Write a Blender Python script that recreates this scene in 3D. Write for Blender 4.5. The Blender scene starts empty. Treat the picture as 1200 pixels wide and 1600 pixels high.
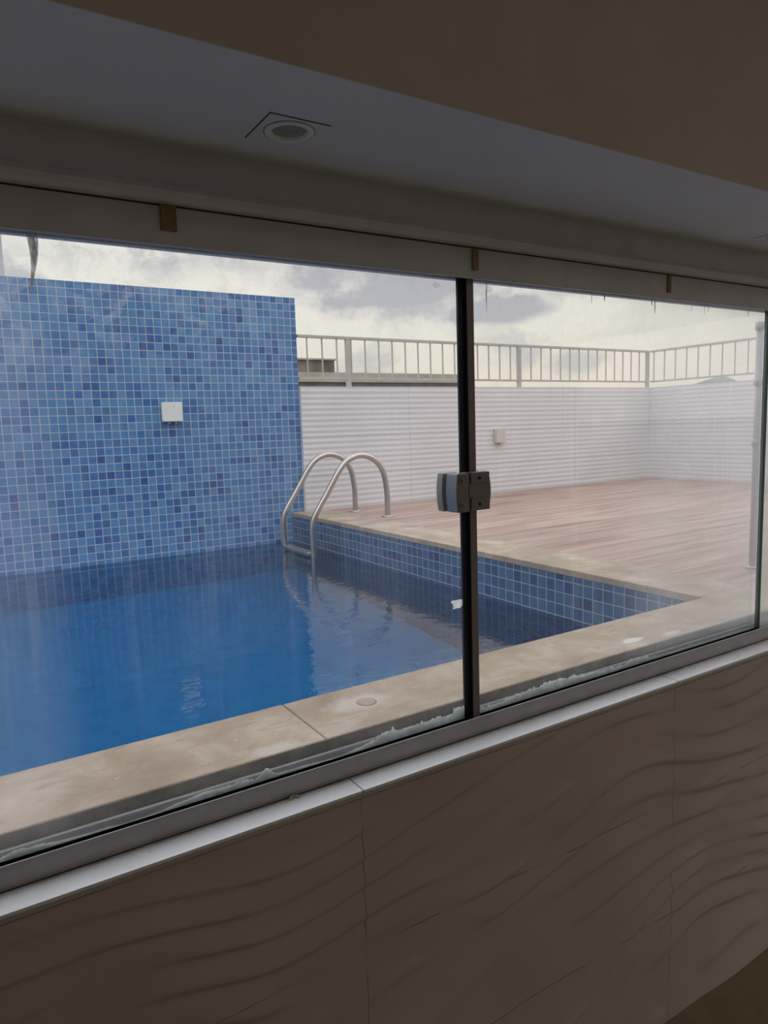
import bpy, bmesh, math, random
from mathutils import Vector, Matrix, noise
import numpy as np
random.seed(7)
C = bpy.context.scene.collection
S = 0.8            # every length below is written in units of 0.8 m
PI = math.pi

# ---------------------------------------------------------------- camera
cd = bpy.data.cameras.new('camera'); cam = bpy.data.objects.new('camera', cd); C.objects.link(cam)
right = Vector((0.84713956, -0.53044352, -0.03137238))
down = Vector((-0.09070367, -0.08617845, -0.99214219))
fwd = Vector((0.52357177, 0.84332849, -0.12111835))
M = Matrix((right, -down, -fwd)).transposed().to_4x4()
M.translation = Vector((0, 0, 0.75*S))
cam.matrix_world = M
cd.sensor_fit = 'VERTICAL'; cd.sensor_height = 36.0; cd.lens = 1093.969/1600*36
cd.clip_start = 0.02; cd.clip_end = 500
sc = bpy.context.scene
sc.camera = cam
sc.view_settings.view_transform = 'Standard'; sc.view_settings.look = 'None'
sc.view_settings.gamma = 1; sc.view_settings.use_curve_mapping = False
sc.view_settings.exposure = 0.0

# ---------------------------------------------------------------- node helper
class NT:
    def __init__(s, tree): s.t = tree; s.n = tree.nodes; s.l = tree.links
    def add(s, typ, **kw):
        nd = s.n.new(typ)
        for k, v in kw.items(): setattr(nd, k, v)
        return nd
    def put(s, sock, v):
        if hasattr(v, 'links') or isinstance(v, bpy.types.NodeSocket): s.l.new(v, sock)
        elif v is not None: sock.default_value = v
    def math(s, op, a, b=None, c=None, clamp=False):
        nd = s.add('ShaderNodeMath', operation=op, use_clamp=clamp)
        for i, v in enumerate((a, b, c)):
            if v is not None: s.put(nd.inputs[i], v)
        return nd.outputs[0]
    def mix(s, f, a, b, blend='MIX'):
        nd = s.add('ShaderNodeMix', data_type='RGBA', blend_type=blend)
        s.put(nd.inputs[0], f); s.put(nd.inputs[6], c4(a)); s.put(nd.inputs[7], c4(b))
        return nd.outputs[2]
    def ramp(s, f, stops, interp='LINEAR'):
        nd = s.add('ShaderNodeValToRGB'); cr = nd.color_ramp; cr.interpolation = interp
        while len(cr.elements) < len(stops): cr.elements.new(0.5)
        for e, (p, c) in zip(cr.elements, stops):
            e.position = p; e.color = c4(c) if isinstance(c, (tuple, list)) else (c, c, c, 1)
        s.put(nd.inputs[0], f); return nd.outputs[0]
    def mapr(s, v, a, b, c, d, smooth=False):
        nd = s.add('ShaderNodeMapRange', interpolation_type='SMOOTHSTEP' if smooth else 'LINEAR')
        for i, x in enumerate((v, a, b, c, d)): s.put(nd.inputs[i], x)
        return nd.outputs[0]
    def noise(s, vec, scale, detail=3, rough=0.5, dist=0):
        nd = s.add('ShaderNodeTexNoise')
        s.put(nd.inputs['Vector'], vec); s.put(nd.inputs['Scale'], scale); s.put(nd.inputs['Detail'], detail)
        s.put(nd.inputs['Roughness'], rough); s.put(nd.inputs['Distortion'], dist)
        return nd.outputs['Fac']
    def xyz(s, v):
        nd = s.add('ShaderNodeSeparateXYZ'); s.put(nd.inputs[0], v); return nd.outputs
    def vec(s, x, y, z):
        nd = s.add('ShaderNodeCombineXYZ')
        for i, v in enumerate((x, y, z)): s.put(nd.inputs[i], v)
        return nd.outputs[0]
    def scale(s, v, sc_):
        nd = s.add('ShaderNodeVectorMath', operation='MULTIPLY'); s.put(nd.inputs[0], v); nd.inputs[1].default_value = sc_
        return nd.outputs[0]
    def pos(s):            # place in units of 0.8 m
        g = s.add('ShaderNodeNewGeometry'); return s.scale(g.outputs['Position'], (1/S,)*3)
    def bump(s, h, strength, dist=0.01):
        nd = s.add('ShaderNodeBump'); s.put(nd.inputs['Height'], h)
        nd.inputs['Strength'].default_value = strength; nd.inputs['Distance'].default_value = dist
        return nd.outputs[0]
def c4(c):
    if isinstance(c, (tuple, list)) and len(c) == 3: return (c[0], c[1], c[2], 1.0)
    return c
def srgb(r, g, b):
    f = lambda v: (v/255/12.92) if v/255 <= 0.04045 else ((v/255+0.055)/1.055)**2.4
    return (f(r), f(g), f(b))
def newmat(name):
    m = bpy.data.materials.new(name); m.use_nodes = True; t = NT(m.node_tree); t.n.clear()
    out = t.add('ShaderNodeOutputMaterial'); return m, t, out
def pbr(t, out, col, rough=0.5, metal=0.0, spec=0.5, normal=None):
    b = t.add('ShaderNodeBsdfPrincipled')
    t.put(b.inputs['Base Color'], c4(col)); t.put(b.inputs['Roughness'], rough); t.put(b.inputs['Metallic'], metal)
    t.put(b.inputs['Specular IOR Level'], spec)
    if normal is not None: t.l.new(normal, b.inputs['Normal'])
    t.l.new(b.outputs[0], out.inputs['Surface']); return b
def plain(name, col, rough=0.5, metal=0.0, var=0.12, scale=12, bump=0.15, spec=0.5):
    m, t, out = newmat(name); p = t.pos()
    n = t.noise(p, scale, 4, 0.6)
    f = t.mapr(n, 0.3, 0.7, 1-var, 1+var)
    mx = t.mix(1.0, col, t.vec(f, f, f), 'MULTIPLY')
    pbr(t, out, mx, rough, metal, spec, t.bump(t.noise(p, scale*6, 3), bump, 0.002))
    return m

# ---------------------------------------------------------------- world: overcast evening sky
w = bpy.data.worlds.new('sky'); sc.world = w; w.use_nodes = True
t = NT(w.node_tree); t.n.clear()
wo = t.add('ShaderNodeOutputWorld'); bg = t.add('ShaderNodeBackground'); t.l.new(bg.outputs[0], wo.inputs[0])
tc = t.add('ShaderNodeTexCoord'); d = tc.outputs['Generated']
dx, dy, dz = t.xyz(d)
base = t.ramp(dz, [(0.0, (0.76, 0.69, 0.60)), (0.06, (0.88, 0.79, 0.67)), (0.13, (0.88, 0.84, 0.75)), (0.30, (0.90, 0.89, 0.85)), (0.42, (1.25, 1.28, 1.34)), (0.6, (1.85, 1.9, 2.0)), (1.0, (1.9, 1.95, 2.05))])
cv = t.vec(dx, dy, t.math('MULTIPLY', dz, 2.6))
n1 = t.noise(cv, 3.3, 6, 0.55, 0.3)
cm = t.mapr(n1, 0.47, 0.64, 0.0, 1.0, True)
lo = t.mapr(dz, 0.0, 0.06, 0.35, 1.0)
cm = t.math('MULTIPLY', cm, t.math('MULTIPLY', lo, 0.6))
# the larger cloud banks (azimuth, height above the horizon, half-widths, weight)
az = t.math('ARCTAN2', dx, dy); el = t.math('ARCSINE', dz)
wz = t.math('MULTIPLY', t.math('SUBTRACT', t.noise(t.vec(az, el, 0.0), 16, 6, 0.65), 0.5), 3.0)
for a_, e_, ra, re, k_ in ((0.60, 0.195, 0.12, 0.05, 0.75), (0.74, 0.151, 0.06, 0.016, 0.8), (0.55, 0.095, 0.05, 0.022, 0.5), (0.26, 0.226, 0.05, 0.024, 0.5), (0.82, 0.082, 0.06, 0.022, 0.6), (0.85, 0.128, 0.11, 0.035, -0.8), (0.14, 0.235, 0.12, 0.04, -0.8), (0.97, 0.125, 0.05, 0.025, -0.5), (0.50, 0.115, 0.04, 0.02, -0.4)):
    u_ = t.math('DIVIDE', t.math('SUBTRACT', az, a_), ra); v_ = t.math('DIVIDE', t.math('SUBTRACT', el, e_), re)
    q_ = t.math('ADD', t.math('SQRT', t.math('ADD', t.math('MULTIPLY', u_, u_), t.math('MULTIPLY', v_, v_))), wz)
    cm = t.math('ADD', cm, t.mapr(q_, 0.35, 1.35, k_, 0.0, True))
cm = t.math('MINIMUM', t.math('MAXIMUM', cm, 0.0), 0.85)
cloud = t.mix(cm, base, t.mix(t.mapr(dz, 0.3, 0.6, 0, 1), (0.44, 0.44, 0.50), (1.0, 1.02, 1.1)))
n2 = t.noise(cv, 9, 4, 0.5, 0.2)
cloud = t.mix(t.mapr(n2, 0.5, 0.75, 0, 0.3, True), cloud, (0.55, 0.54, 0.56))
below = t.math('LESS_THAN', dz, -0.002)
t.l.new(t.mix(below, cloud, (0.16, 0.15, 0.14)), bg.inputs['Color'])
bg.inputs['Strength'].default_value = 1.0

# ---------------------------------------------------------------- unseen fill light, added to brighten the room
ld = bpy.data.lights.new('room_fill_light', 'AREA'); ld.shape = 'DISK'; ld.size = 0.6; ld.energy = 5.5; ld.color = (1.0, 0.93, 0.86)
lo_ = bpy.data.objects.new('room_fill_light', ld); C.objects.link(lo_); lo_.location = (2.6*S, -1.6*S, 2.15*S)

# ---------------------------------------------------------------- mesh builder
class MB:
    def __init__(s): s.bm = bmesh.new()
    def quad(s, pts, mi=0):
        f = s.bm.faces.new([s.bm.verts.new(p) for p in pts]); f.material_index = mi; return f
    def box(s, x0, x1, y0, y1, z0, z1):
        v = [s.bm.verts.new(p) for p in ((x0,y0,z0),(x1,y0,z0),(x1,y1,z0),(x0,y1,z0),(x0,y0,z1),(x1,y0,z1),(x1,y1,z1),(x0,y1,z1))]
        for q in ((3,2,1,0),(4,5,6,7),(0,1,5,4),(1,2,6,5),(2,3,7,6),(3,0,4,7)): s.bm.faces.new([v[i] for i in q])
        return s
    def prism(s, outline, axis, a, b):
        """outline of 2-D points extruded along axis from a to b"""
        def P(u, v, w_): return {'x': (w_, u, v), 'y': (u, w_, v), 'z': (u, v, w_)}[axis]
        A = [s.bm.verts.new(P(u, v, a)) for u, v in outline]; B = [s.bm.verts.new(P(u, v, b)) for u, v in outline]
        s.bm.faces.new(A); s.bm.faces.new(B[::-1]); n = len(A)
        for i in range(n): s.bm.faces.new((A[i], B[i], B[(i+1) % n], A[(i+1) % n]))
        return s
    def tube(s, path, r, seg=12, closed=False):
        path = [Vector(p) for p in path]; rings = []; up = None
        for i, p in enumerate(path):
            a = path[i-1] if i else p; b = path[i+1] if i < len(path)-1 else p
            tg = (b-a).normalized()
            if up is None:
                up = Vector((0, 0, 1)) if abs(tg.z) < 0.9 else Vector((0, 1, 0))
            up = (up - tg*up.dot(tg)).normalized(); sd = tg.cross(up)
            rings.append([s.bm.verts.new(p + (up*math.cos(2*PI*k/seg) + sd*math.sin(2*PI*k/seg))*r) for k in range(seg)])
        for A, B in zip(rings, rings[1:]):
            for k in range(seg): f = s.bm.faces.new((A[k], A[(k+1) % seg], B[(k+1) % seg], B[k])); f.smooth = True
        s.bm.faces.new(rings[0][::-1]); s.bm.faces.new(rings[-1]); return s
    def lathe(s, prof, c, seg=40, axis='z', ring_=False):
        """prof: (radius, height) pairs about c"""
        rings = []
        for r, h in prof:
            ring = []
            for k in range(seg):
                a = 2*PI*k/seg; u, v = r*math.cos(a), r*math.sin(a)
                ring.append(s.bm.verts.new({'z': (c[0]+u, c[1]+v, c[2]+h), 'y': (c[0]+u, c[1]+h, c[2]+v)}[axis]))
            rings.append(ring)
        for A, B in zip(rings, rings[1:] + (rings[:1] if ring_ else [])):
            for k in range(seg): f = s.bm.faces.new((A[k], A[(k+1) % seg], B[(k+1) % seg], B[k])); f.smooth = True
        if not ring_: s.bm.faces.new(rings[0][::-1]); s.bm.faces.new(rings[-1])
        return s
    def build(s, name, mats, parent=None, bevel=0, origin=None):
        bmesh.ops.recalc_face_normals(s.bm, faces=s.bm.faces)
        o_ = Vector(origin) if origin else Vector((0, 0, 0))
        po = Vector(parent['_o']) if parent is not None and '_o' in parent else Vector((0, 0, 0))
        if parent is not None: o_ = po
        elif origin is None:
            lo = Vector([min(v.co[i] for v in s.bm.verts) for i in range(3)]); hi = Vector([max(v.co[i] for v in s.bm.verts) for i in range(3)])
            o_ = Vector(((lo.x+hi.x)/2, (lo.y+hi.y)/2, lo.z))
        for v in s.bm.verts: v.co = (v.co - o_)*S
        me = bpy.data.meshes.new(name); s.bm.to_mesh(me); s.bm.free()
        for m in (mats if isinstance(mats, (list, tuple)) else [mats]): me.materials.append(m)
        o = bpy.data.objects.new(name, me); C.objects.link(o)
        if parent is not None: o.parent = parent
        else: o.location = o_*S
        o['_o'] = tuple(o_)
        if bevel:
            b = o.modifiers.new('bevel', 'BEVEL'); b.width = bevel*S; b.segments = 2; b.limit_method = 'ANGLE'
        return o
def thing(name, loc, label, cat, group=None):
    o = bpy.data.objects.new(name, None); C.objects.link(o); o.location = Vector(loc)*S; o['_o'] = tuple(loc)
    o.empty_display_size = 0.05
    return tag(o, label, cat, group)
def tag(o, label=None, cat=None, group=None, kind=None):
    for k, v in (('label', label), ('category', cat), ('group', group), ('kind', kind)):
        if v: o[k] = v
    return o
def struct(o, label=None): return tag(o, label=label, kind='structure')

# ---------------------------------------------------------------- materials
def mosaic(name, axes, dark=1.0, pitch=0.063, off=(0, 0), grout=(0.50, 0.47, 0.49)):
    m, t, out = newmat(name); p = t.pos(); c = t.xyz(p)
    u = t.math('DIVIDE', t.math('ADD', c[axes[0]], off[0]), pitch); v = t.math('DIVIDE', t.math('ADD', c[axes[1]], off[1]), pitch)
    fu, fv = t.math('FRACT', u), t.math('FRACT', v)
    eu = t.math('ABSOLUTE', t.math('SUBTRACT', fu, 0.5)); ev = t.math('ABSOLUTE', t.math('SUBTRACT', fv, 0.5))
    g = t.math('GREATER_THAN', t.math('MAXIMUM', eu, ev), 0.458)
    wn = t.add('ShaderNodeTexWhiteNoise', noise_dimensions='2D')
    t.l.new(t.vec(t.math('FLOOR', u), t.math('FLOOR', v), 0.0), wn.inputs['Vector'])
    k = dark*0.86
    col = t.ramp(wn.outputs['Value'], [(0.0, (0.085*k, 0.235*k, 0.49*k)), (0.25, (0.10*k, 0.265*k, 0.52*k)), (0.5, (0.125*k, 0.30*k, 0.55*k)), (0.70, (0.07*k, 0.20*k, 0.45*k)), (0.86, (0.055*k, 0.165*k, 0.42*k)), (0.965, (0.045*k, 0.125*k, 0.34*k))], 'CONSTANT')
    sp = t.mapr(t.noise(p, 60, 3), 0.35, 0.65, 0.9, 1.1)
    col = t.mix(1.0, col, t.vec(sp, sp, sp), 'MULTIPLY')
    col = t.mix(g, col, grout)
    h = t.mapr(t.math('MAXIMUM', eu, ev), 0.43, 0.47, 1.0, 0.0)
    pbr(t, out, col, t.mix(g, (0.3,)*3, (0.85,)*3), 0, 0.25, t.bump(h, 0.3, 0.002))
    return m
M_mos_wall = mosaic('mosaic_wall', (0, 2), off=(0.01, 0.038))
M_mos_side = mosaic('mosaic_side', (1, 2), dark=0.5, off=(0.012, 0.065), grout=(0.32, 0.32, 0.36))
def pool_floor_mat():
    m, t, out = newmat('pool_floor_tile'); p = t.pos()
    n = t.mapr(t.noise(p, 9, 4), 0.3, 0.7, 0.88, 1.12)
    pbr(t, out, t.mix(1.0, (0.05, 0.27, 0.52), t.vec(n, n, n), 'MULTIPLY'), 0.5); return m
M_mos_floor = pool_floor_mat()

def stone():
    m, t, out = newmat('travertine_coping'); p = t.pos(); x, y, z = t.xyz(p)
    a = t.noise(p, 5, 6, 0.6, 0.4); b = t.noise(t.scale(p, (2.2, 7, 4)), 5, 5, 0.65, 0.6)
    col = t.ramp(a, [(0.3, (0.29, 0.215, 0.155)), (0.5, (0.385, 0.30, 0.225)), (0.7, (0.50, 0.41, 0.33))])
    col = t.mix(t.mapr(b, 0.52, 0.7, 0, 0.55, True), col, (0.26, 0.19, 0.145))
    col = t.mix(t.mapr(t.noise(p, 14, 5, 0.7), 0.6, 0.75, 0, 0.4), col, (0.56, 0.50, 0.44))
    # pale cement stain round the filler cap and dried splashes
    def blot(col, cx, cy, rx, ry, r0, r1, amt, c):
        dx_ = t.math('DIVIDE', t.math('SUBTRACT', x, cx), rx); dy_ = t.math('DIVIDE', t.math('SUBTRACT', y, cy), ry)
        dd = t.math('SQRT', t.math('ADD', t.math('MULTIPLY', dx_, dx_), t.math('MULTIPLY', dy_, dy_)))
        dd = t.math('ADD', dd, t.math('MULTIPLY', t.math('SUBTRACT', t.noise(p, 22, 4), 0.5), 0.9))
        return t.mix(t.mapr(dd, r0, r1, amt, 0, True), col, c)
    col = blot(col, 0.90, 1.615, 0.10, 0.05, 0.45, 1.3, 0.5, (0.60, 0.56, 0.52))
    col = blot(col, 1.934, 1.527, 0.07, 0.022, 0.6, 1.0, 0.8, (0.66, 0.65, 0.64))
    col = blot(col, 2.10, 1.50, 0.06, 0.02, 0.6, 1.0, 0.5, (0.64, 0.63, 0.62))
    col = blot(col, 0.60, 1.49, 0.07, 0.03, 0.4, 1.2, 0.4, (0.58, 0.54, 0.51))
    col = t.mix(t.mapr(t.math('MULTIPLY', t.math('GREATER_THAN', t.noise(p, 45, 2), 0.74), 1.0), 0, 1, 0, 0.5), col, (0.62, 0.58, 0.54))
    pbr(t, out, col, 0.7, 0, 0.3, t.bump(a, 0.3, 0.004)); return m
M_stone = stone()

def deck():
    m, t, out = newmat('wood_look_deck'); p = t.pos(); x, y, z = t.xyz(p)
    s_ = t.noise(t.scale(p, (0.7, 9, 1)), 1.6, 5, 0.6, 0.5)
    s2 = t.noise(t.scale(p, (0.5, 4, 1)), 1.3, 4, 0.6, 0.3)
    col = t.ramp(s_, [(0.3, (0.22, 0.13, 0.10)), (0.5, (0.36, 0.245, 0.195)), (0.68, (0.46, 0.345, 0.29))])
    col = t.mix(t.mapr(s2, 0.52, 0.72, 0, 0.6, True), col, (0.42, 0.26, 0.21))
    fv = t.math('FRACT', t.math('DIVIDE', y, 0.24))
    u = t.math('ADD', t.math('DIVIDE', x, 1.45), t.math('MULTIPLY', t.math('FLOOR', t.math('DIVIDE', y, 0.24)), 0.37))
    wn = t.add('ShaderNodeTexWhiteNoise', noise_dimensions='2D')
    t.l.new(t.vec(t.math('FLOOR', u), t.math('FLOOR', t.math('DIVIDE', y, 0.24)), 0.0), wn.inputs['Vector'])
    f = t.mapr(wn.outputs['Value'], 0, 1, 0.9, 1.08)
    col = t.mix(1.0, col, t.vec(f, f, f), 'MULTIPLY')
    g = t.math('MAXIMUM', t.math('LESS_THAN', fv, 0.02), t.math('LESS_THAN', t.math('FRACT', u), 0.004))
    col = t.mix(t.math('MULTIPLY', g, 0.35), col, (0.25, 0.19, 0.16))
    pbr(t, out, col, 0.6, 0, 0.3); return m
M_deck = deck()

def parapet_mat(name, ax, off):
    m, t, out = newmat(name); p = t.pos(); c = t.xyz(p)
    u = t.math('FRACT', t.math('DIVIDE', t.math('SUBTRACT', c[ax], off), 2.32))
    j = t.math('LESS_THAN', u, 0.003)
    for zz in (0.321, 0.676):
        j = t.math('MAXIMUM', j, t.math('LESS_THAN', t.math('ABSOLUTE', t.math('SUBTRACT', c[2], zz)), 0.004))
    n = t.mapr(t.noise(p, 3, 4), 0.3, 0.7, 0.95, 1.03)
    col = t.mix(1.0, (0.70, 0.675, 0.68), t.vec(n, n, n), 'MULTIPLY')
    col = t.mix(t.math('MULTIPLY', j, 0.45), col, (0.35, 0.34, 0.34))
    pbr(t, out, col, 0.35, 0, 0.4); return m
M_par_b = parapet_mat('relief_tile_back', 0, 6.237)
M_par_r = parapet_mat('relief_tile_right', 1, 5.78)

def wave_tile_mat():
    m, t, out = newmat('wave_relief_tile'); p = t.pos(); c = t.xyz(p)
    u = t.math('FRACT', t.math('DIVIDE', t.math('SUBTRACT', c[0], 0.732), 1.14))
    j = t.math('MAXIMUM', t.math('LESS_THAN', u, 0.0022), 0.0)
    for zz in (-0.089, -0.466, -0.854):
        j = t.math('MAXIMUM', j, t.math('LESS_THAN', t.math('ABSOLUTE', t.math('SUBTRACT', c[2], zz)), 0.0013))
    brk = t.mapr(t.noise(p, 7, 3), 0.42, 0.55, 0.25, 1.0)
    n = t.mapr(t.noise(p, 2.5, 3), 0.3, 0.7, 0.94, 1.06)
    col = t.mix(1.0, (0.53, 0.455, 0.42), t.vec(n, n, n), 'MULTIPLY')
    col = t.mix(t.math('MULTIPLY', j, t.math('MULTIPLY', brk, 0.8)), col, (0.13, 0.105, 0.085))
    pbr(t, out, col, 0.55, 0, 0.3); return m
M_wave = wave_tile_mat()
M_white = plain('white_paint', (0.72, 0.72, 0.74), 0.7, var=0.05, scale=3, spec=0.2)
M_soffit = plain('soffit_paint', (0.66, 0.66, 0.68), 0.8, var=0.04, scale=4, bump=0.1, spec=0.2)
M_tan = plain('cream_paint', (0.60, 0.54, 0.45), 0.85, var=0.05, scale=5, bump=0.1, spec=0.2)
M_room = plain('room_paint', (0.70, 0.65, 0.60), 0.85, var=0.04, scale=2, spec=0.2)
M_floor_in = plain('olive_brown_floor', (0.22, 0.17, 0.085), 0.6, var=0.15, scale=10)
M_track = plain('dirty_white_track', (0.60, 0.565, 0.55), 0.55, var=0.08, scale=8)
M_alu = plain('grey_aluminium', (0.44, 0.42, 0.43), 0.45, 0.2, var=0.08, scale=14)
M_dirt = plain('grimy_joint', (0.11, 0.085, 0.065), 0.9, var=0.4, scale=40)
M_edge = plain('shaded_mouldy_edge', (0.17, 0.15, 0.12), 0.9, var=0.35, scale=18)  # dark tone holds the slab front's shade as well as mould
M_black = plain('black_rubber', (0.005, 0.004, 0.006), 0.8, var=0.1, spec=0.1)
M_bronze = plain('bronze_profile', (0.24, 0.195, 0.185), 0.45, 0.3, var=0.1, scale=8)
M_lock = plain('grey_lock_metal', (0.24, 0.215, 0.205), 0.4, 0.4, var=0.06, scale=30, bump=0.05)
M_lock_side = plain('pale_grey_lock_side', (0.30, 0.33, 0.38), 0.35, 0.4, var=0.05)
M_screw = plain('dark_screw', (0.05, 0.045, 0.04), 0.4, 0.6, var=0.1)
M_sill = None
def sill_mat():
    m, t, out = newmat('white_stone_sill'); p = t.pos(); x, y, z = t.xyz(p)
    a = t.noise(t.scale(p, (1, 2.5, 1)), 6, 5, 0.6, 0.3)
    col = t.ramp(a, [(0.3, (0.84, 0.84, 0.87)), (0.7, (0.93, 0.93, 0.96))])
    u = t.math('FRACT', t.math('DIVIDE', t.math('SUBTRACT', x, 0.733), 1.14))
    col = t.mix(t.math('LESS_THAN', u, 0.0025), col, (0.08, 0.06, 0.05))
    sp = t.math('GREATER_THAN', t.noise(p, 70, 2), 0.76)
    col = t.mix(t.math('MULTIPLY', sp, 0.8), col, (0.14, 0.10, 0.08))
    # grime gathered along the joint with the rail
    gr = t.math('MULTIPLY', t.mapr(y, 1.365, 1.385, 0, 1), t.mapr(t.noise(p, 25, 4), 0.45, 0.6, 0.1, 0.9))
    col = t.mix(gr, col, (0.24, 0.19, 0.15))
    b = pbr(t, out, col, 0.3, 0, 0.6); b.inputs['Coat Weight'].default_value = 0.7; b.inputs['Coat Roughness'].default_value = 0.18; return m
M_sill = sill_mat()
M_white_plastic = plain('white_plastic', (0.80, 0.79, 0.74), 0.45, var=0.03)
M_steel = plain('stainless_steel', (0.50, 0.455, 0.425), 0.32, 0.92, var=0.06, scale=20)
M_rail_paint = plain('white_painted_steel', (0.46, 0.43, 0.39), 0.5, 0.1, var=0.1, scale=10)
def film(name, col, back=0.65, alpha=1.0):
    m, t, out = newmat(name); p = t.pos()
    f = t.mapr(t.noise(p, 50, 4), 0.3, 0.7, 0.85, 1.1)
    c = t.mix(1.0, col, t.vec(f, f, f), 'MULTIPLY')
    df = t.add('ShaderNodeBsdfDiffuse'); tl = t.add('ShaderNodeBsdfTranslucent'); t.l.new(c, df.inputs[0]); t.l.new(c, tl.inputs[0])
    mx = t.add('ShaderNodeMixShader'); mx.inputs[0].default_value = back; t.l.new(df.outputs[0], mx.inputs[1]); t.l.new(tl.outputs[0], mx.inputs[2])
    o_ = mx
    if alpha < 1:
        tr = t.add('ShaderNodeBsdfTransparent'); o_ = t.add('ShaderNodeMixShader')
        t.put(o_.inputs[0], t.mapr(t.noise(t.scale(p, (1, 1, 0.3)), 80, 4), 0.35, 0.6, alpha*0.4, 1.0)); t.l.new(tr.outputs[0], o_.inputs[1]); t.l.new(mx.outputs[0], o_.inputs[2])
    t.l.new(o_.outputs[0], out.inputs[0]); return m
M_residue = film('dried_white_sealant', (0.97, 0.99, 0.98), 0.85)
M_residue_dark = film('brown_dirt_streak', (0.62, 0.58, 0.53), 0.8, 0.3)
M_yellow = plain('yellow_brown_foam', (0.27, 0.19, 0.09), 0.9, var=0.15, scale=30)
M_lampglass = plain('dark_lamp_glass', (0.30, 0.32, 0.33), 0.2, 0.0, var=0.2)
M_gapdark = plain('dark_gap', (0.035, 0.028, 0.02), 0.95, var=0.2)
M_bld_brown = plain('brown_stone_building', (0.17, 0.135, 0.12), 0.9, var=0.45, scale=1.5)
M_bld_beige = plain('beige_roof', (0.42, 0.36, 0.30), 0.9, var=0.15, scale=1)
M_hill = plain('hazy_hill', (0.36, 0.33, 0.30), 0.95, var=0.15, scale=0.4)
M_ground = plain('far_ground', (0.20, 0.19, 0.17), 0.95, var=0.2, scale=0.2)
M_leaf = plain('dull_foliage', (0.20, 0.21, 0.17), 0.9, var=0.3, scale=1.2)
M_post = plain('grey_post_paint', (0.44, 0.43, 0.42), 0.5, 0.2, var=0.1)
M_scrap = plain('beige_scrap', (0.55, 0.50, 0.44), 0.8, var=0.1)

def glass_mats(tint, base, seed, prof):
    """clear inner face, dirty outer face with dried water streaks, green edge"""
    m1, t, out = newmat('clear_glass')
    tr = t.add('ShaderNodeBsdfTransparent'); tr.inputs[0].default_value = (*tint, 1)
    gl = t.add('ShaderNodeBsdfGlossy'); gl.inputs['Roughness'].default_value = 0.0; gl.inputs[0].default_value = (1, 1, 1, 1)
    fr = t.add('ShaderNodeFresnel'); fr.inputs[0].default_value = 1.5
    mx = t.add('ShaderNodeMixShader'); t.l.new(fr.outputs[0], mx.inputs[0]); t.l.new(tr.outputs[0], mx.inputs[1]); t.l.new(gl.outputs[0], mx.inputs[2])
    t.l.new(mx.outputs[0], out.inputs[0])
    m2, t, out = newmat('hazy_glass'); p = t.pos(); x, y, z = t.xyz(p)
    tr = t.add('ShaderNodeBsdfTransparent'); tr.inputs[0].default_value = (0.97, 0.98, 0.975, 1)
    tl = t.add('ShaderNodeBsdfTranslucent'); tl.inputs[0].default_value = (0.84, 0.83, 0.83, 1)
    ps = t.vec(t.math('ADD', x, seed), 0.0, z)
    broad = t.mapr(t.noise(t.scale(ps, (1.6, 1, 0.5)), 2.2, 3, 0.5), 0.38, 0.68, 0.0, 1.0, True)
    streak = t.mapr(t.noise(t.scale(ps, (16, 1, 0.8)), 1.8, 4, 0.6), 0.5, 0.78, 0.0, 1.0, True)
    fine = t.mapr(t.noise(t.scale(ps, (60, 1, 2.0)), 2, 3, 0.6), 0.55, 0.8, 0.0, 1.0)
    spots = t.mapr(t.noise(t.scale(ps, (1, 1, 1)), 95, 2), 0.73, 0.78, 0.0, 1.0)
    f = t.math('ADD', base, t.math('MULTIPLY', t.math('MULTIPLY', broad, t.mapr(z, 0.1, 0.5, 0.35, 1.0)), 0.045))
    f = t.math('ADD', f, t.math('MULTIPLY', t.math('MULTIPLY', streak, t.mapr(z, 0.1, 0.5, 0.3, 1.0)), 0.08)); f = t.math('ADD', f, t.math('MULTIPLY', fine, 0.012))
    f = t.math('ADD', f, t.math('MULTIPLY', spots, 0.2))
    for (x0, x1, a, b) in prof:
        f = t.math('ADD', f, t.mapr(x, x0, x1, a, b, True))
    # scrubbed cloudy deposit near the top left and dried film low down
    cl = t.math('MULTIPLY', t.mapr(z, 0.80, 1.04, 0, 1, True), t.mapr(t.noise(ps, 14, 5, 0.7, 1.2), 0.46, 0.66, 0, 0.32))
    f = t.math('ADD', f, t.math('MULTIPLY', cl, t.mapr(x, 0.35, 0.75, 1, 0.25, True)))
    f = t.math('ADD', f, t.mapr(z, -0.04, 0.10, 0.035, 0.0, True), clamp=True)
    mx = t.add('ShaderNodeMixShader'); t.put(mx.inputs[0], f); t.l.new(tr.outputs[0], mx.inputs[1]); t.l.new(tl.outputs[0], mx.inputs[2])
    t.l.new(mx.outputs[0], out.inputs[0])
    m3, t, out = newmat('green_glass_edge'); pbr(t, out, (0.045, 0.075, 0.065), 0.3)
    return [m1, m2, m3]

# ================================================================= the setting
# floor of the room, room walls, ceiling
XL, XR, YB, ZF, ZC = -2.6, 5.2, -3.0, -1.25, 2.2
struct(MB().box(XL, XR, YB, 1.40, ZF-0.1, ZF).build('floor', M_floor_in))
struct(MB().box(XL, XR, YB, 1.48, ZC, ZC+0.1).build('ceiling', M_tan))
struct(MB().box(XL-0.12, XL, YB, 1.60, ZF-0.1, ZC+0.1).build('wall_left', M_room))
struct(MB().box(XL-0.12, XR+0.12, YB-0.12, YB, ZF-0.1, ZC+0.1).build('wall_back', M_room))
mb = MB(); mb.box(XR, XR+0.12, YB, -2.0, ZF-0.1, ZC+0.1); mb.box(XR, XR+0.12, 0.9, 1.60, ZF-0.1, ZC+0.1); mb.box(XR, XR+0.12, -2.0, 0.9, 1.5, ZC+0.1)
struct(mb.build('wall_right', M_room))

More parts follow.
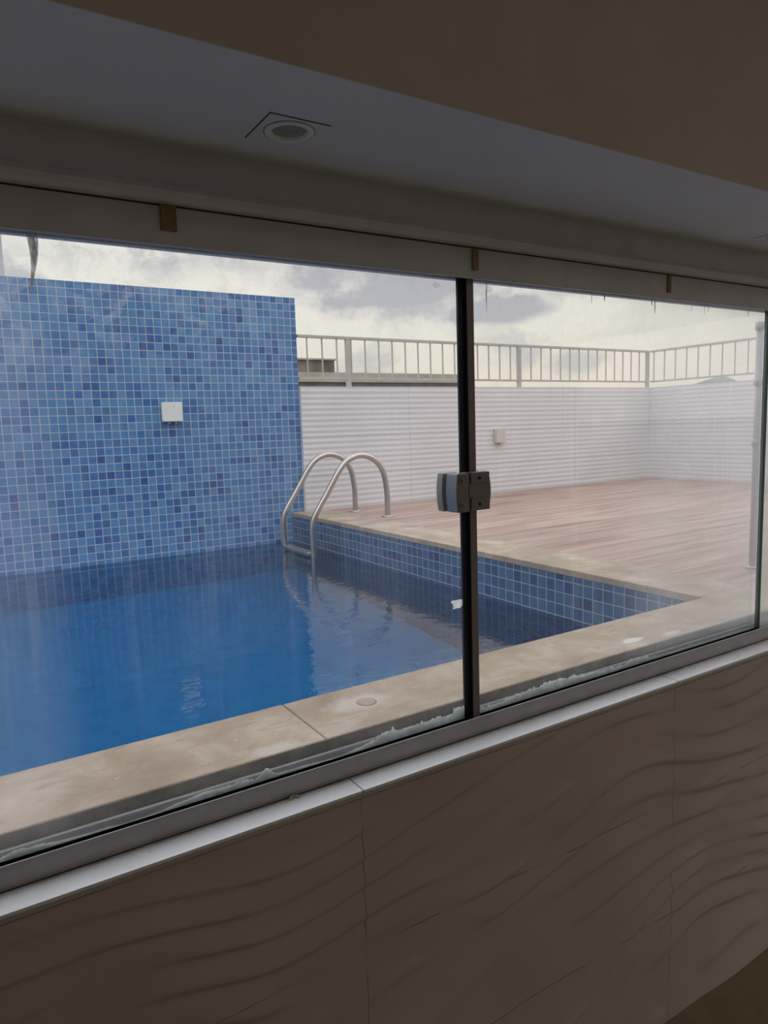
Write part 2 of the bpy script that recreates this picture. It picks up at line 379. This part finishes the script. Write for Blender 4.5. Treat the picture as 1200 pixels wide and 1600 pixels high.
# front wall under the window, relief of drifting waves
def wave_h(x, z):
    p = Vector((x*0.95, z*1.7, 0.3))
    wob = noise.noise(p)*0.6 + noise.noise(Vector((x*2.2, z*2.6, 4.2)))*0.25
    ph = (z - 0.06*x)*10.5 + wob*2.9 + 0.35*math.sin(x*2.1)
    f = 1 - (ph - math.floor(ph))
    saw = f/0.78 if f < 0.78 else (1-f)/0.22
    saw = saw*saw*(3-2*saw)
    amp = 0.12 + 0.88*max(0, min(1, 0.5 + 2.2*noise.noise(Vector((x*3.4+9, z*7.0, 1.0)))))
    return saw*amp*0.0085
mb = MB(); x0, x1, z0, z1 = -1.0, 3.4, ZF, -0.073; nx, nz = 440, 300
grid = []
for j in range(nz+1):
    z = z0 + (z1-z0)*j/nz; row = []
    for i in range(nx+1):
        x = x0 + (x1-x0)*i/nx
        h = wave_h(x, z)
        if z > -0.089: h = 0.006
        row.append(mb.bm.verts.new((x, 1.322 - h, z)))
    grid.append(row)
for j in range(nz):
    for i in range(nx):
        f = mb.bm.faces.new((grid[j][i], grid[j][i+1], grid[j+1][i+1], grid[j+1][i])); f.smooth = True
n_front = len(mb.bm.faces)
# closed back and sides so that the wall has its thickness
b00, b10 = mb.bm.verts.new((x0, 1.47, z0)), mb.bm.verts.new((x1, 1.47, z0)); b01, b11 = mb.bm.verts.new((x0, 1.47, z1)), mb.bm.verts.new((x1, 1.47, z1))
mb.bm.faces.new((b10, b00, b01, b11)); mb.bm.faces.new([r[0] for r in grid] + [b01, b00]); mb.bm.faces.new([r[-1] for r in grid][::-1] + [b10, b11])
mb.bm.faces.new(grid[0][::-1] + [b00, b10]); mb.bm.faces.new(grid[-1] + [b11, b01])
mb.box(XL, x0, 1.316, 1.47, ZF, z1); mb.box(x1, XR, 1.316, 1.47, ZF, z1)
struct(mb.build('wall_front', M_wave))

# header over the window, lowered soffit with its cream front
mb = MB(); mb.box(XL, XR, 1.38, 1.48, 1.19, 1.283); mb.box(XL, XR, 1.42, 1.48, 1.283, 2.4)
struct(mb.build('wall_header', M_track))
RC = [(0.579, 1.215), (2.203, 1.211)]; RR = 0.040
def soffit():
    mb = MB()
    ys = [1.0, 1.42]; xs = [XL]
    # flat plate pierced by the two lamp holes
    for cx, cy in RC:
        q = 0.06
        mb.box(xs[-1], cx-q, ys[0], ys[1], 1.283, 1.2845)
        mb.box(cx-q, cx+q, ys[0], cy-q, 1.283, 1.2845); mb.box(cx-q, cx+q, cy+q, ys[1], 1.283, 1.2845)
        n = 32; inner, outer = [], []
        for k in range(n):
            a = 2*PI*k/n; ca, sa = math.cos(a), math.sin(a); s_ = q/max(abs(ca), abs(sa))
            inner.append((cx+RR*ca, cy+RR*sa)); outer.append((cx+s_*ca, cy+s_*sa))
        I = [mb.bm.verts.new((*p, 1.283)) for p in inner]; O = [mb.bm.verts.new((*p, 1.283)) for p in outer]; I2 = [mb.bm.verts.new((*p, 1.2845)) for p in inner]
        for k in range(n):
            mb.bm.faces.new((I[k], I[(k+1) % n], O[(k+1) % n], O[k])); mb.bm.faces.new((I[k], I2[k], I2[(k+1) % n], I[(k+1) % n]))
        xs.append(cx+q)
    mb.box(xs[-1], XR, ys[0], ys[1], 1.283, 1.2845)
    return mb
struct(soffit().build('ceiling_soffit', M_soffit))
struct(MB().box(XL, XR, 1.0, 1.03, 1.2845, ZC).build('wall_fascia', M_tan))

# tracks and sill: trims of the window
def trim_top():
    prof = [(1.40, 1.109), (1.40, 1.183), (1.375, 1.183), (1.362, 1.188), (1.357, 1.197), (1.362, 1.207), (1.38, 1.212), (1.48, 1.212), (1.48, 1.117), (1.462, 1.117), (1.462, 1.16), (1.41, 1.16), (1.41, 1.109)]
    return MB().prism(prof, 'x', XL, XR)
tt = struct(trim_top().build('trim_1', M_track))
mb = MB(); mb.box(XL, XR, 1.3985, 1.3995, 1.180, 1.1838)
mb.build('shadow_gap', M_gapdark, tt)
tb = MB().box(XL, XR, 1.379, 1.383, -0.067, -0.019)
tb.box(XL, XR, 1.452, 1.462, -0.067, -0.030); tb.box(XL, XR, 1.398, 1.452, -0.067, -0.058)
tb = struct(tb.build('trim_2', M_alu, bevel=0.0015))
mb = MB(); mb.box(XL, XR, 1.383, 1.4325, -0.0585, -0.0565); mb.box(XL, XR, 1.4325, 1.4352, -0.0585, -0.0405); mb.build('rubber_gasket', M_black, tb)
ts = struct(MB().box(XL, XR, 1.309, 1.379, -0.0735, -0.067).build('trim_3', M_sill))
mb = MB(); mb.box(XL, XR, 1.3765, 1.3795, -0.0672, -0.0655); mb.build('grime_line', M_dirt, ts)

# terrace: coping, deck, pool basin, walls
mb = MB()
def slab(a, b): mb.box(a, b, 1.465, 1.73, -0.035, 0.0)
for a, b in ((-2.6, -1.102), (-1.098, 0.7235), (0.7265, 2.63)): slab(a, b)
mb.box(2.63, 7.58, 1.465, 1.745, -0.035, 0.0)
mb.box(2.63, 2.965, 1.745, 5.82, -0.035, 0.0)
pc = struct(mb.build('pool_coping', M_stone, bevel=0.004))
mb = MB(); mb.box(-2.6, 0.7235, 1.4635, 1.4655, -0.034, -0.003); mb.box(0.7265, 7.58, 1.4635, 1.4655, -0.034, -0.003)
mb.build('shaded_mouldy_strip', M_edge, pc)  # dark strip paints shade and mould onto the coping's near face
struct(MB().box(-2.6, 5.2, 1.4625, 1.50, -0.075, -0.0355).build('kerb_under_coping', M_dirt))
struct(MB().box(2.965, 7.58, 1.745, 5.78, -0.08, -0.002).build('floor_terrace', M_deck))
WZ, PD = -0.263, -1.45
mb = MB(); mb.box(-2.6, 2.63, 1.73, 5.82, PD-0.1, PD)
struct(mb.build('pool_floor', M_mos_floor))
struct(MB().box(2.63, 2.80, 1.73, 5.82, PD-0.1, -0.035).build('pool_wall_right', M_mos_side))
struct(MB().box(-2.6, 2.63, 1.50, 1.73, PD-0.1, -0.0355).build('pool_wall_near', M_mos_wall))
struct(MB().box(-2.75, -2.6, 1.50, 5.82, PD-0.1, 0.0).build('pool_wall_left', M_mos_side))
mw = struct(MB().box(-2.6, 2.75, 5.82, 5.98, PD-0.1, 1.905).build('wall_mosaic', M_mos_wall))
struct(MB().box(-2.6, 0.493, 6.0, 6.4, -1.5, 4.0).build('wall_left_tower', M_track))

def relief(axis, a, b, face, thick, z1):
    """white relief tile: fine horizontal ripples, extruded along the wall"""
    out = []; n = int(z1/0.006)
    for k in range(n+1):
        z = -0.08 + (z1+0.08)*k/n
        f = (z/0.0505) % 1.0
        r = 0.0030*(0.5 - 0.5*math.cos(2*PI*f))
        out.append((face - r, z))
    out += [(face+thick, z1), (face+thick, -0.08)]
    return MB().prism(out, axis, a, b)
struct(relief('x', 2.75, 7.58, 5.782, 0.16, 1.13).build('wall_terrace_back', M_par_b))
struct(relief('y', 0.5, 5.94, 7.582, 0.16, 1.13).build('wall_terrace_right', M_par_r))

# ---------------------------------------------------------------- water
def water_mat():
    m, t, out = newmat('pool_water'); p = t.pos()
    h = t.math('ADD', t.noise(t.scale(p, (1, 1.6, 1)), 7, 3, 0.5, 0.4), t.math('MULTIPLY', t.noise(p, 26, 2), 0.18))
    nrm = t.bump(h, 0.09, 0.02)
    rf = t.add('ShaderNodeBsdfRefraction'); rf.inputs['IOR'].default_value = 1.333; rf.inputs['Color'].default_value = (0.18, 0.78, 0.92, 1); rf.inputs['Roughness'].default_value = 0
    gl = t.add('ShaderNodeBsdfGlossy'); gl.inputs['Roughness'].default_value = 0.015; gl.inputs[0].default_value = (1, 1, 1, 1)
    fr = t.add('ShaderNodeFresnel'); fr.inputs[0].default_value = 1.333
    for nd in (rf, gl, fr): t.l.new(nrm, nd.inputs['Normal'])
    mx = t.add('ShaderNodeMixShader'); t.l.new(fr.outputs[0], mx.inputs[0]); t.l.new(rf.outputs[0], mx.inputs[1]); t.l.new(gl.outputs[0], mx.inputs[2])
    t.l.new(mx.outputs[0], out.inputs['Surface'])
    return m
mb = MB(); mb.quad([(-2.6, 1.73, WZ), (2.63, 1.73, WZ), (2.63, 5.82, WZ), (-2.6, 5.82, WZ)])
o = mb.build('pool_water', water_mat())
if o.data.polygons[0].normal.z < 0: o.data.flip_normals()
tag(o, 'blue water filling the pool below the tiled wall', 'water', kind='stuff')

# ---------------------------------------------------------------- glass panes (window_1 .. window_3)
def pane(name, x0, x1, y0, tint, base, seed, prof, z1=1.14):
    T = 0.010
    root = bpy.data.objects.new(name, None); C.objects.link(root); o0 = ((x0+x1)/2, y0+T/2, -0.055)
    root.location = Vector(o0)*S; root['_o'] = o0; root.empty_display_size = 0.05; struct(root)
    mb = MB(); z0 = -0.055
    mb.quad([(x0, y0, z0), (x1, y0, z0), (x1, y0, z1), (x0, y0, z1)], 0)
    mb.quad([(x1, y0+T, z0), (x0, y0+T, z0), (x0, y0+T, z1), (x1, y0+T, z1)], 1)
    for a, b in (((x0, z0), (x1, z0)), ((x1, z0), (x1, z1)), ((x1, z1), (x0, z1)), ((x0, z1), (x0, z0))):
        mb.quad([(a[0], y0, a[1]), (b[0], y0, b[1]), (b[0], y0+T, b[1]), (a[0], y0+T, a[1])], 2)
    bmesh.ops.remove_doubles(mb.bm, verts=mb.bm.verts, dist=1e-5)
    mb.build('glass_pane', glass_mats(tint, base, seed, prof), root)
    return root
GY = 1.436
w1 = pane('window_1', -1.2, 1.150, GY, (0.99, 0.995, 0.99), 0.004, 0.0, [(0.10, 0.22, 0.10, 0.0), (0.62, 0.85, 0.0, 0.03), (0.98, 1.15, 0.0, 0.03)])
w2 = pane('window_2', 1.170, 2.522, GY, (0.985, 0.99, 0.98), 0.02, 31.0, [(1.25, 1.65, 0.0, 0.03), (1.72, 2.0, 0.0, 0.21), (2.15, 2.5, 0.0, 0.12)])
w3 = pane('window_3', 2.50, 4.6, GY-0.022, (0.90, 0.95, 0.89), 0.20, 57.0, [(2.4, 2.7, 0.25, 0.25)])
def stamp(cx, cz, root):
    mb = MB(); pts = [(cx+0.0105*math.cos(a), GY-0.0006, cz+0.0055*math.sin(a)) for a in [2*PI*k/20 for k in range(21)]]
    mb.tube(pts, 0.00035, 6)
    for k in (-1, 0, 1):
        mb.tube([(cx-0.006, GY-0.0006, cz+k*0.0022), (cx+0.006+k*0.001, GY-0.0006, cz+k*0.0022-0.0005)], 0.0003, 6)
    mb.build('etched_mark', M_residue_dark, root)
stamp(1.064, 1.092, w1); stamp(1.232, 1.093, w2)
# meeting stile: black rubber on the left pane, bronze profile on the right pane
MB().box(1.137, 1.1515, 1.428, 1.452, -0.052, 1.14).build('rubber_seal', M_black, w1)
MB().box(1.1515, 1.1755, 1.428, 1.452, -0.052, 1.14).build('edge_profile', M_bronze, w2, bevel=0.002)
# jagged dried sealant at the foot of the panes
def residue(x0, x1, hf, root, name='sealant_residue', z0=-0.055, y=GY+0.0105):
    mb = MB(); n = max(2, int((x1-x0)/0.0035)); T = 0.002; A, B, A2, B2 = [], [], [], []
    for k in range(n+1):
        x = x0 + (x1-x0)*k/n
        h = max(0.001, hf(x))
        A.append(mb.bm.verts.new((x, y, z0))); B.append(mb.bm.verts.new((x, y, z0+h)))
        A2.append(mb.bm.verts.new((x, y+T, z0))); B2.append(mb.bm.verts.new((x, y+T, z0+h)))
    for k in range(n):
        for q in ((A[k], A[k+1], B[k+1], B[k]), (A2[k+1], A2[k], B2[k], B2[k+1]), (B[k], B[k+1], B2[k+1], B2[k]), (A2[k], A2[k+1], A[k+1], A[k])): mb.bm.faces.new(q)
    return mb.build(name, M_residue, root)
def jag(x, s): return noise.noise(Vector((x*35, s, 0)))*0.5 + noise.noise(Vector((x*110, s, 3)))*0.35 + noise.noise(Vector((x*300, s, 7)))*0.45
def hl(x):
    e = 0.012 + 0.006*noise.noise(Vector((x*6, 0, 0)))
    k = max(0.0, min(1.0, (x-0.76)/0.12))
    amp = 0.010 + 0.012*k
    bumpy = (1-k)*max(0.0, noise.noise(Vector((x*9, 5, 0)))*2+0.2) + k*(0.75 + 0.5*noise.noise(Vector((x*14, 2, 0))))
    e2 = 0.009*k
    if x > 1.10: e2 += 0.014
    return e + e2 + amp*bumpy*(0.6 + jag(x, 2.0)) + (0.02*math.exp(-((x-0.56)/0.014)**2)) + 0.012*math.exp(-((x-0.42)/0.05)**2)
def hr(x):
    e = 0.013 + 0.018*math.exp(-((x-1.47)/0.17)**2) + 0.012*math.exp(-((x-1.85)/0.04)**2)
    return e + 0.018*(0.35+jag(x, 8.0))*(1 if x < 1.95 else 0.25)
residue(0.0, 1.136, hl, w1); residue(1.177, 2.5, hr, w2)
residue(1.176, 1.186, lambda x: 0.17+0.01*jag(x*3, 1), w2, 'sealant_strip', z0=0.135)
mb = MB(); out = [(1.118+0.020*math.cos(a)*(1+0.35*math.sin(3*a+1)), 0.275+0.016*math.sin(a)*(1+0.3*math.cos(2*a))) for a in [2*PI*k/24 for k in range(24)]]
mb.prism([(min(u, 1.1355), v) for u, v in out], 'y', GY+0.0102, GY+0.0108).build('sealant_smudge', M_residue, w1)
# brown streak running down from the track, top left
mb = MB(); L, R_ = [], []
for k in range(15):
    f = k/14; z = 1.14 - 0.135*f; c = 0.166 + 0.006*math.sin(f*4) - 0.004*f; wd = 0.011*(1-f)**1.3 + 0.003*(1-f) + 0.0004
    L.append((c-wd, z)); R_.append((c+wd*0.8, z))
mb.prism(L + R_[::-1], 'y', GY+0.0102, GY+0.0112).build('dirt_streak', M_residue_dark, w1)
mb = MB()
for x, l, wd in ((1.209+0.024, 0.075, 0.004), (1.63, 0.028, 0.002), (1.685, 0.020, 0.004), (1.90, 0.018, 0.003), (1.915, 0.042, 0.004), (2.10, 0.022, 0.003), (2.17, 0.030, 0.004), (2.19, 0.018, 0.002), (2.42, 0.026, 0.003)):
    mb.prism([(x-wd, 1.13), (x+wd, 1.13), (x+wd*0.3, 1.114-l*0.6), (x, 1.114-l), (x-wd*0.5, 1.114-l*0.5)], 'y', GY+0.0102, GY+0.0115)
mb.build('sealant_drips', M_residue_dark, w2)

# ---------------------------------------------------------------- window lock
lk = thing('window_lock', (1.14, 1.42, 0.525), 'dark grey metal lock joining the two glass panes at the black stile', 'lock')
def arc_outline(x0, x1, z0, z1, bulge, side):
    pts = []
    n = 10
    if side == 'l':
        pts = [(x1, z0), (x1, z1)]
        for k in range(n+1):
            f = k/n; pts.append((x0 + bulge*(1-4*f*(1-f))*1.0, z1 + (z0-z1)*f))
    else:
        pts = [(x0, z1), (x0, z0)]
        for k in range(n+1):
            f = k/n; pts.append((x1 - bulge*(1-4*f*(1-f)), z0 + (z1-z0)*f))
    return pts
def lock_body():
    mb = MB(); mb.prism(arc_outline(1.079, 1.119, 0.527, 0.6255, 0.004, 'l'), 'y', 1.390, 1.4355); return mb
b = lock_body().build('lock_body', [M_lock, M_lock_side], lk, bevel=0.003)
for f in b.data.polygons:
    if f.normal.x < -0.8: f.material_index = 1
MB().prism(arc_outline(1.074, 1.125, 0.526, 0.6265, 0.006, 'l'), 'y', 1.4462, 1.470).build('outer_cover', M_lock, lk, bevel=0.003)
r_ = MB().prism(arc_outline(1.126, 1.211, 0.595, 0.6275, 0.0, 'r'), 'y', 1.405, 1.4275)
out = arc_outline(1.122, 1.209, 0.5255, 0.6265, 0.008, 'r')
st = MB().prism(out, 'y', 1.409, 1.4278).build('strike_body', M_lock, lk, bevel=0.003)
r_.bm.free()
# raised bands above and below the central recess, and the latch tongue
for z0, z1 in ((0.5265, 0.5595), (0.5965, 0.6255)):
    MB().box(1.138, 1.200, 1.4045, 1.4085, z0, z1).build('raised_band', M_lock, lk, bevel=0.0012)
MB().box(1.1195, 1.1265, 1.398, 1.409, 0.5605, 0.5955).build('latch_tongue', M_black, lk)
MB().prism(arc_outline(1.153, 1.212, 0.526, 0.6265, 0.008, 'r'), 'y', 1.4525, 1.470).build('outer_strike', M_lock, lk, bevel=0.003)
def screw(x, y, z, r, m=M_lock):
    sc_ = MB().lathe([(r, 0), (r, -0.0018), (r*0.75, -0.0026), (r*0.4, -0.0026), (r*0.38, -0.0012)], (x, y, z), 20, 'y').build('screw', m, lk)
    MB().lathe([(r*0.38, -0.0013), (r*0.36, -0.0016)], (x, y, z), 12, 'y').build('screw_socket', M_screw, sc_)
screw(1.095, 1.390, 0.608, 0.0075); screw(1.095, 1.390, 0.546, 0.0075)
screw(1.166, 1.4045, 0.611, 0.0045, M_screw); screw(1.166, 1.4045, 0.543, 0.0045, M_screw)

# ---------------------------------------------------------------- recessed spotlights with their patched cut-outs
def spot(cx, cy, label):
    o = thing('recessed_spotlight', (cx, cy, 1.283), label, 'spotlight', 'small round spotlights let into the soffit')
    MB().lathe([(0.030, 0.022), (0.0315, 0.004), (0.0335, -0.0025), (0.041, -0.0035), (0.0455, -0.0008), (0.0455, 0.0), (0.0392, 0.0), (0.0392, 0.0225)], (cx, cy, 1.283), 48, ring_=True).build('trim_ring', M_white_plastic, o)
    MB().lathe([(0.0298, 0.010), (0.0296, 0.003), (0.026, 0.0025), (0.023, 0.0045), (0.012, 0.0015), (0.001, 0.001)], (cx, cy, 1.283), 36).build('lamp_lens', M_lampglass, o)
    MB().lathe([(0.0465, -0.0006), (0.0465, 0.0), (0.0455, 0.0), (0.0455, -0.0006)], (cx, cy, 1.283), 48, ring_=True).build('shadow_joint', M_gapdark, o)
    x0, x1, y0, y1 = cx-0.062, cx+0.055, cy-0.058, cy+0.060
    mb = MB(); mb.box(x0, x0+0.0022, y0, y1, 1.2822, 1.2829); mb.box(x0, x1, y0, y0+0.0026, 1.2822, 1.2829)
    mb.build('open_joint', M_gapdark, o)
    return o
spot(RC[0][0], RC[0][1], 'round recessed spotlight in the white soffit above the mosaic wall')
spot(RC[1][0], RC[1][1], 'recessed spotlight cut off by the right edge, only its joint line showing')

# ---------------------------------------------------------------- foam pads in the top track
pads = [(0.403, 0.030, 1.135, 1.182, 'left yellow-brown foam pad on the top track, widest of the three'), (1.157, 0.018, 1.128, 1.178, 'yellow-brown foam pad on the top track above the black stile'), (1.915, 0.014, 1.128, 1.178, 'narrow yellow-brown foam pad on the top track at the right')]
for x, wd, z0, z1, lab in pads:
    o = MB().box(x-wd/2, x+wd/2, 1.394, 1.3998, z0, z1).build('foam_pad', M_yellow, bevel=0.001)
    tag(o, lab, 'pad', 'foam pads stuck on the top track')

# ---------------------------------------------------------------- scrap on the sill
pts = []
for k in range(14):
    a = -0.4 + k*0.30; pts.append((0.587+0.011*math.cos(a)+0.0012*k*0.3, 1.366+0.006*math.sin(a), -0.0638+0.0008*math.sin(k)))
tag(MB().tube(pts, 0.003, 8).build('curled_scrap', M_scrap), 'small curled beige scrap lying on the white window sill', 'scrap')

# ---------------------------------------------------------------- filler cap in the near coping
o = thing('skimmer_cap', (0.92, 1.605, 0.0), 'round beige cap set in the near coping amid a pale stain', 'cap')
M_cap = plain('beige_cap', (0.37, 0.29, 0.22), 0.7, var=0.1, scale=30)
MB().lathe([(0.0255, 0.0), (0.0255, 0.0016), (0.0235, 0.0022), (0.001, 0.0024)], (0.92, 1.605, 0), 36).build('cap_disc', M_cap, o)
MB().lathe([(0.0285, 0.0), (0.0285, 0.001), (0.0262, 0.0012), (0.0262, 0.0)], (0.92, 1.605, 0), 36).build('rim', M_cap, o)

# ---------------------------------------------------------------- boxes on the walls
def wall_box(name, cx, cz, w_, h_, yw, label, spouts, M_white_plastic=M_white_plastic):
    o = thing(name, (cx, yw, cz-h_/2), label, 'box')
    MB().box(cx-w_/2, cx+w_/2, yw-0.045, yw, cz-h_/2, cz+h_/2).build('box_body', M_white_plastic, o, bevel=0.006)
    MB().box(cx-w_/2-0.004, cx+w_/2+0.004, yw-0.055, yw-0.044, cz-h_/2-0.002, cz+h_/2+0.003).build('cover', M_white_plastic, o, bevel=0.004)
    for k in spouts:
        MB().lathe([(0.011, 0.0), (0.011, -0.018), (0.008, -0.02)], (cx+k, yw-0.028, cz-h_/2), 16).build('cable_gland', M_post, o)
wall_box('junction_box', 1.593, 0.921, 0.155, 0.150, 5.82, 'square white box fixed on the blue mosaic wall', (-0.025, 0.03))
wall_box('junction_box', 5.06, 0.615, 0.115, 0.150, 5.776, 'small cream box fixed on the white terrace wall', (-0.005,), plain('cream_plastic', (0.60, 0.565, 0.51), 0.5, var=0.03))

# ---------------------------------------------------------------- pool ladder
lad = thing('pool_ladder', (2.9, 5.2, 0.0), 'stainless steel pool ladder with two arched handrails over the pool edge', 'ladder')
def catmull(P, n=8):
    P = [Vector(p) for p in P]; P = [P[0]*2-P[1]] + P + [P[-1]*2-P[-2]]; out = []
    for i in range(1, len(P)-2):
        for k in range(n):
            t_ = k/n; a, b, c, d_ = P[i-1], P[i], P[i+1], P[i+2]
            out.append(0.5*((2*b) + (c-a)*t_ + (2*a-5*b+4*c-d_)*t_*t_ + (3*b-a-3*c+d_)*t_**3))
    out.append(P[-2]); return out
for y in (5.46, 4.95):
    dx = 0.0 if y > 5 else 0.022
    prof = [(2.385, -0.90), (2.385, -0.5), (2.383, -0.22), (2.381, -0.10), (2.385, -0.01), (2.412, 0.07), (2.53, 0.245), (2.652, 0.425), (2.745, 0.50), (2.86, 0.522), (2.98, 0.475), (3.055, 0.375), (3.085, 0.22), (3.088, 0.1), (3.088, 0.0)]
    path = catmull([(x + dx, y, z) for x, z in prof], 6)
    hr_ = MB().tube(path, 0.0235, 16).build('handrail', M_steel, lad)
    MB().lathe([(0.055, 0.0), (0.055, 0.004), (0.045, 0.010), (0.026, 0.012)], (3.088+dx, y, 0.0), 28).build('flange', M_steel, hr_)
for z in (-0.235, -0.50, -0.74):
    MB().box(2.355, 2.435, 4.965, 5.45, z-0.018, z+0.012).build('tread', M_steel, lad, bevel=0.006)
    
# ---------------------------------------------------------------- terrace railings
def railing(axis, a, b, fixed, label, posts, first, name='terrace_railing'):
    def BX(u0, u1, v0, v1, z0, z1):
        return MB().box(u0, u1, v0, v1, z0, z1) if axis == 'x' else MB().box(v0, v1, u0, u1, z0, z1)
    loc = ((a+b)/2, fixed, 1.13) if axis == 'x' else (fixed, (a+b)/2, 1.13)
    o = thing(name, loc, label, 'railing', 'white steel railings on the terrace walls')
    BX(a, b, fixed-0.016, fixed+0.016, 1.566, 1.592).build('top_rail', M_rail_paint, o, bevel=0.003)
    BX(a, b, fixed-0.012, fixed+0.012, 1.195, 1.215).build('bottom_rail', M_rail_paint, o, bevel=0.002)
    for p in posts: BX(p-0.022, p+0.022, fixed-0.0155, fixed+0.0155, 1.13, 1.566).build('post', M_rail_paint, o)
    u = first
    proto = None
    while u < b-0.03:
        if u > a+0.03 and min([abs(u-p) for p in posts]) > 0.03:
            if proto is None:
                proto = BX(u-0.0055, u+0.0055, fixed-0.0055, fixed+0.0055, 1.215, 1.566).build('baluster', M_rail_paint, o); pu = u
            else:
                c = proto.copy(); C.objects.link(c); c.parent = o
                c.location = ((u-pu)*S, 0, 0) if axis == 'x' else (0, (u-pu)*S, 0)
        u += 0.1525
    return o
railing('x', 2.76, 7.61, 5.83, 'white steel railing on the far terrace wall behind the ladder', [3.275, 5.42, 7.585], 2.855)
railing('y', 0.5, 5.812, 7.63, 'white steel railing on the right-hand terrace wall', [0.55, 3.0], 5.614-0.1525*33)

# slim post standing on the deck near the right pane edge
o = thing('slim_post', (3.33, 1.93, 0.0), 'slim grey upright post on the deck beside the right pane edge', 'post')
MB().lathe([(0.016, 0.0), (0.016, 1.17)], (3.33, 1.93, 0), 16).build('pole', M_post, o)
for z in (0.60, 0.89, 1.15): MB().lathe([(0.021, z), (0.021, z+0.035)], (3.33, 1.93, 0), 16).build('collar', M_post, o)
MB().lathe([(0.035, 0.0), (0.035, 0.008), (0.017, 0.012)], (3.33, 1.93, 0), 20).build('base_plate', M_post, o)

# ---------------------------------------------------------------- beyond the terrace
struct(MB().box(-60, 160, 6.6, 240, -8.2, -8.0).build('ground_far', M_ground))
o = thing('stone_building', (11.7, 26, -8), 'dark brown stone block seen through the far railing by the mosaic wall', 'building')
MB().prism([(25, -8), (29, -8), (29, 3.9), (25, 3.42)], 'x', 10.0, 13.42).build('building_wall', M_bld_brown, o)
MB().box(9.9, 13.5, 24.9, 29.1, 3.41, 3.47).build('roof_edge', M_bld_beige, o)
o = thing('low_building', (13, 23, -8), 'long low beige roof just above the far terrace wall', 'building')
MB().box(9.0, 16.2, 20.0, 23.0, -8, 2.20).build('building_wall', M_bld_brown, o)
MB().box(8.9, 16.3, 19.9, 23.1, 2.20, 2.50).build('roof_slab', M_bld_beige, o)
def hill(name, x0, x1, y, hgt, seed, label, m, cat):
    mb = MB(); n = 40; rows = []
    for j in range(9):
        fy = j/8; row = []
        for i in range(n+1):
            f = i/n; prof = math.sin(PI*f)**0.6*math.sin(PI*(0.08+0.84*fy))
            z = -8 + (hgt+8)*prof*(0.97+0.05*noise.noise(Vector((f*7, seed, fy*3))))
            row.append(mb.bm.verts.new((x0+(x1-x0)*f, y+fy*14, z)))
        rows.append(row)
    for A, B in zip(rows, rows[1:]):
        for i in range(n): f = mb.bm.faces.new((A[i], A[i+1], B[i+1], B[i])); f.smooth = True
    tag(mb.build(name, m), label, cat)
hill('hill', 37, 66, 62, 7.0, 1.0, 'low beige hill rising behind the railing left of the black stile', M_hill, 'hill')
hill('wooded_hill', 84, 124, 60, 7.2, 4.0, 'dull green wooded rise behind the right-hand railing', M_leaf, 'hill')

for o in list(bpy.data.objects):
    if '_o' in o: del o['_o']
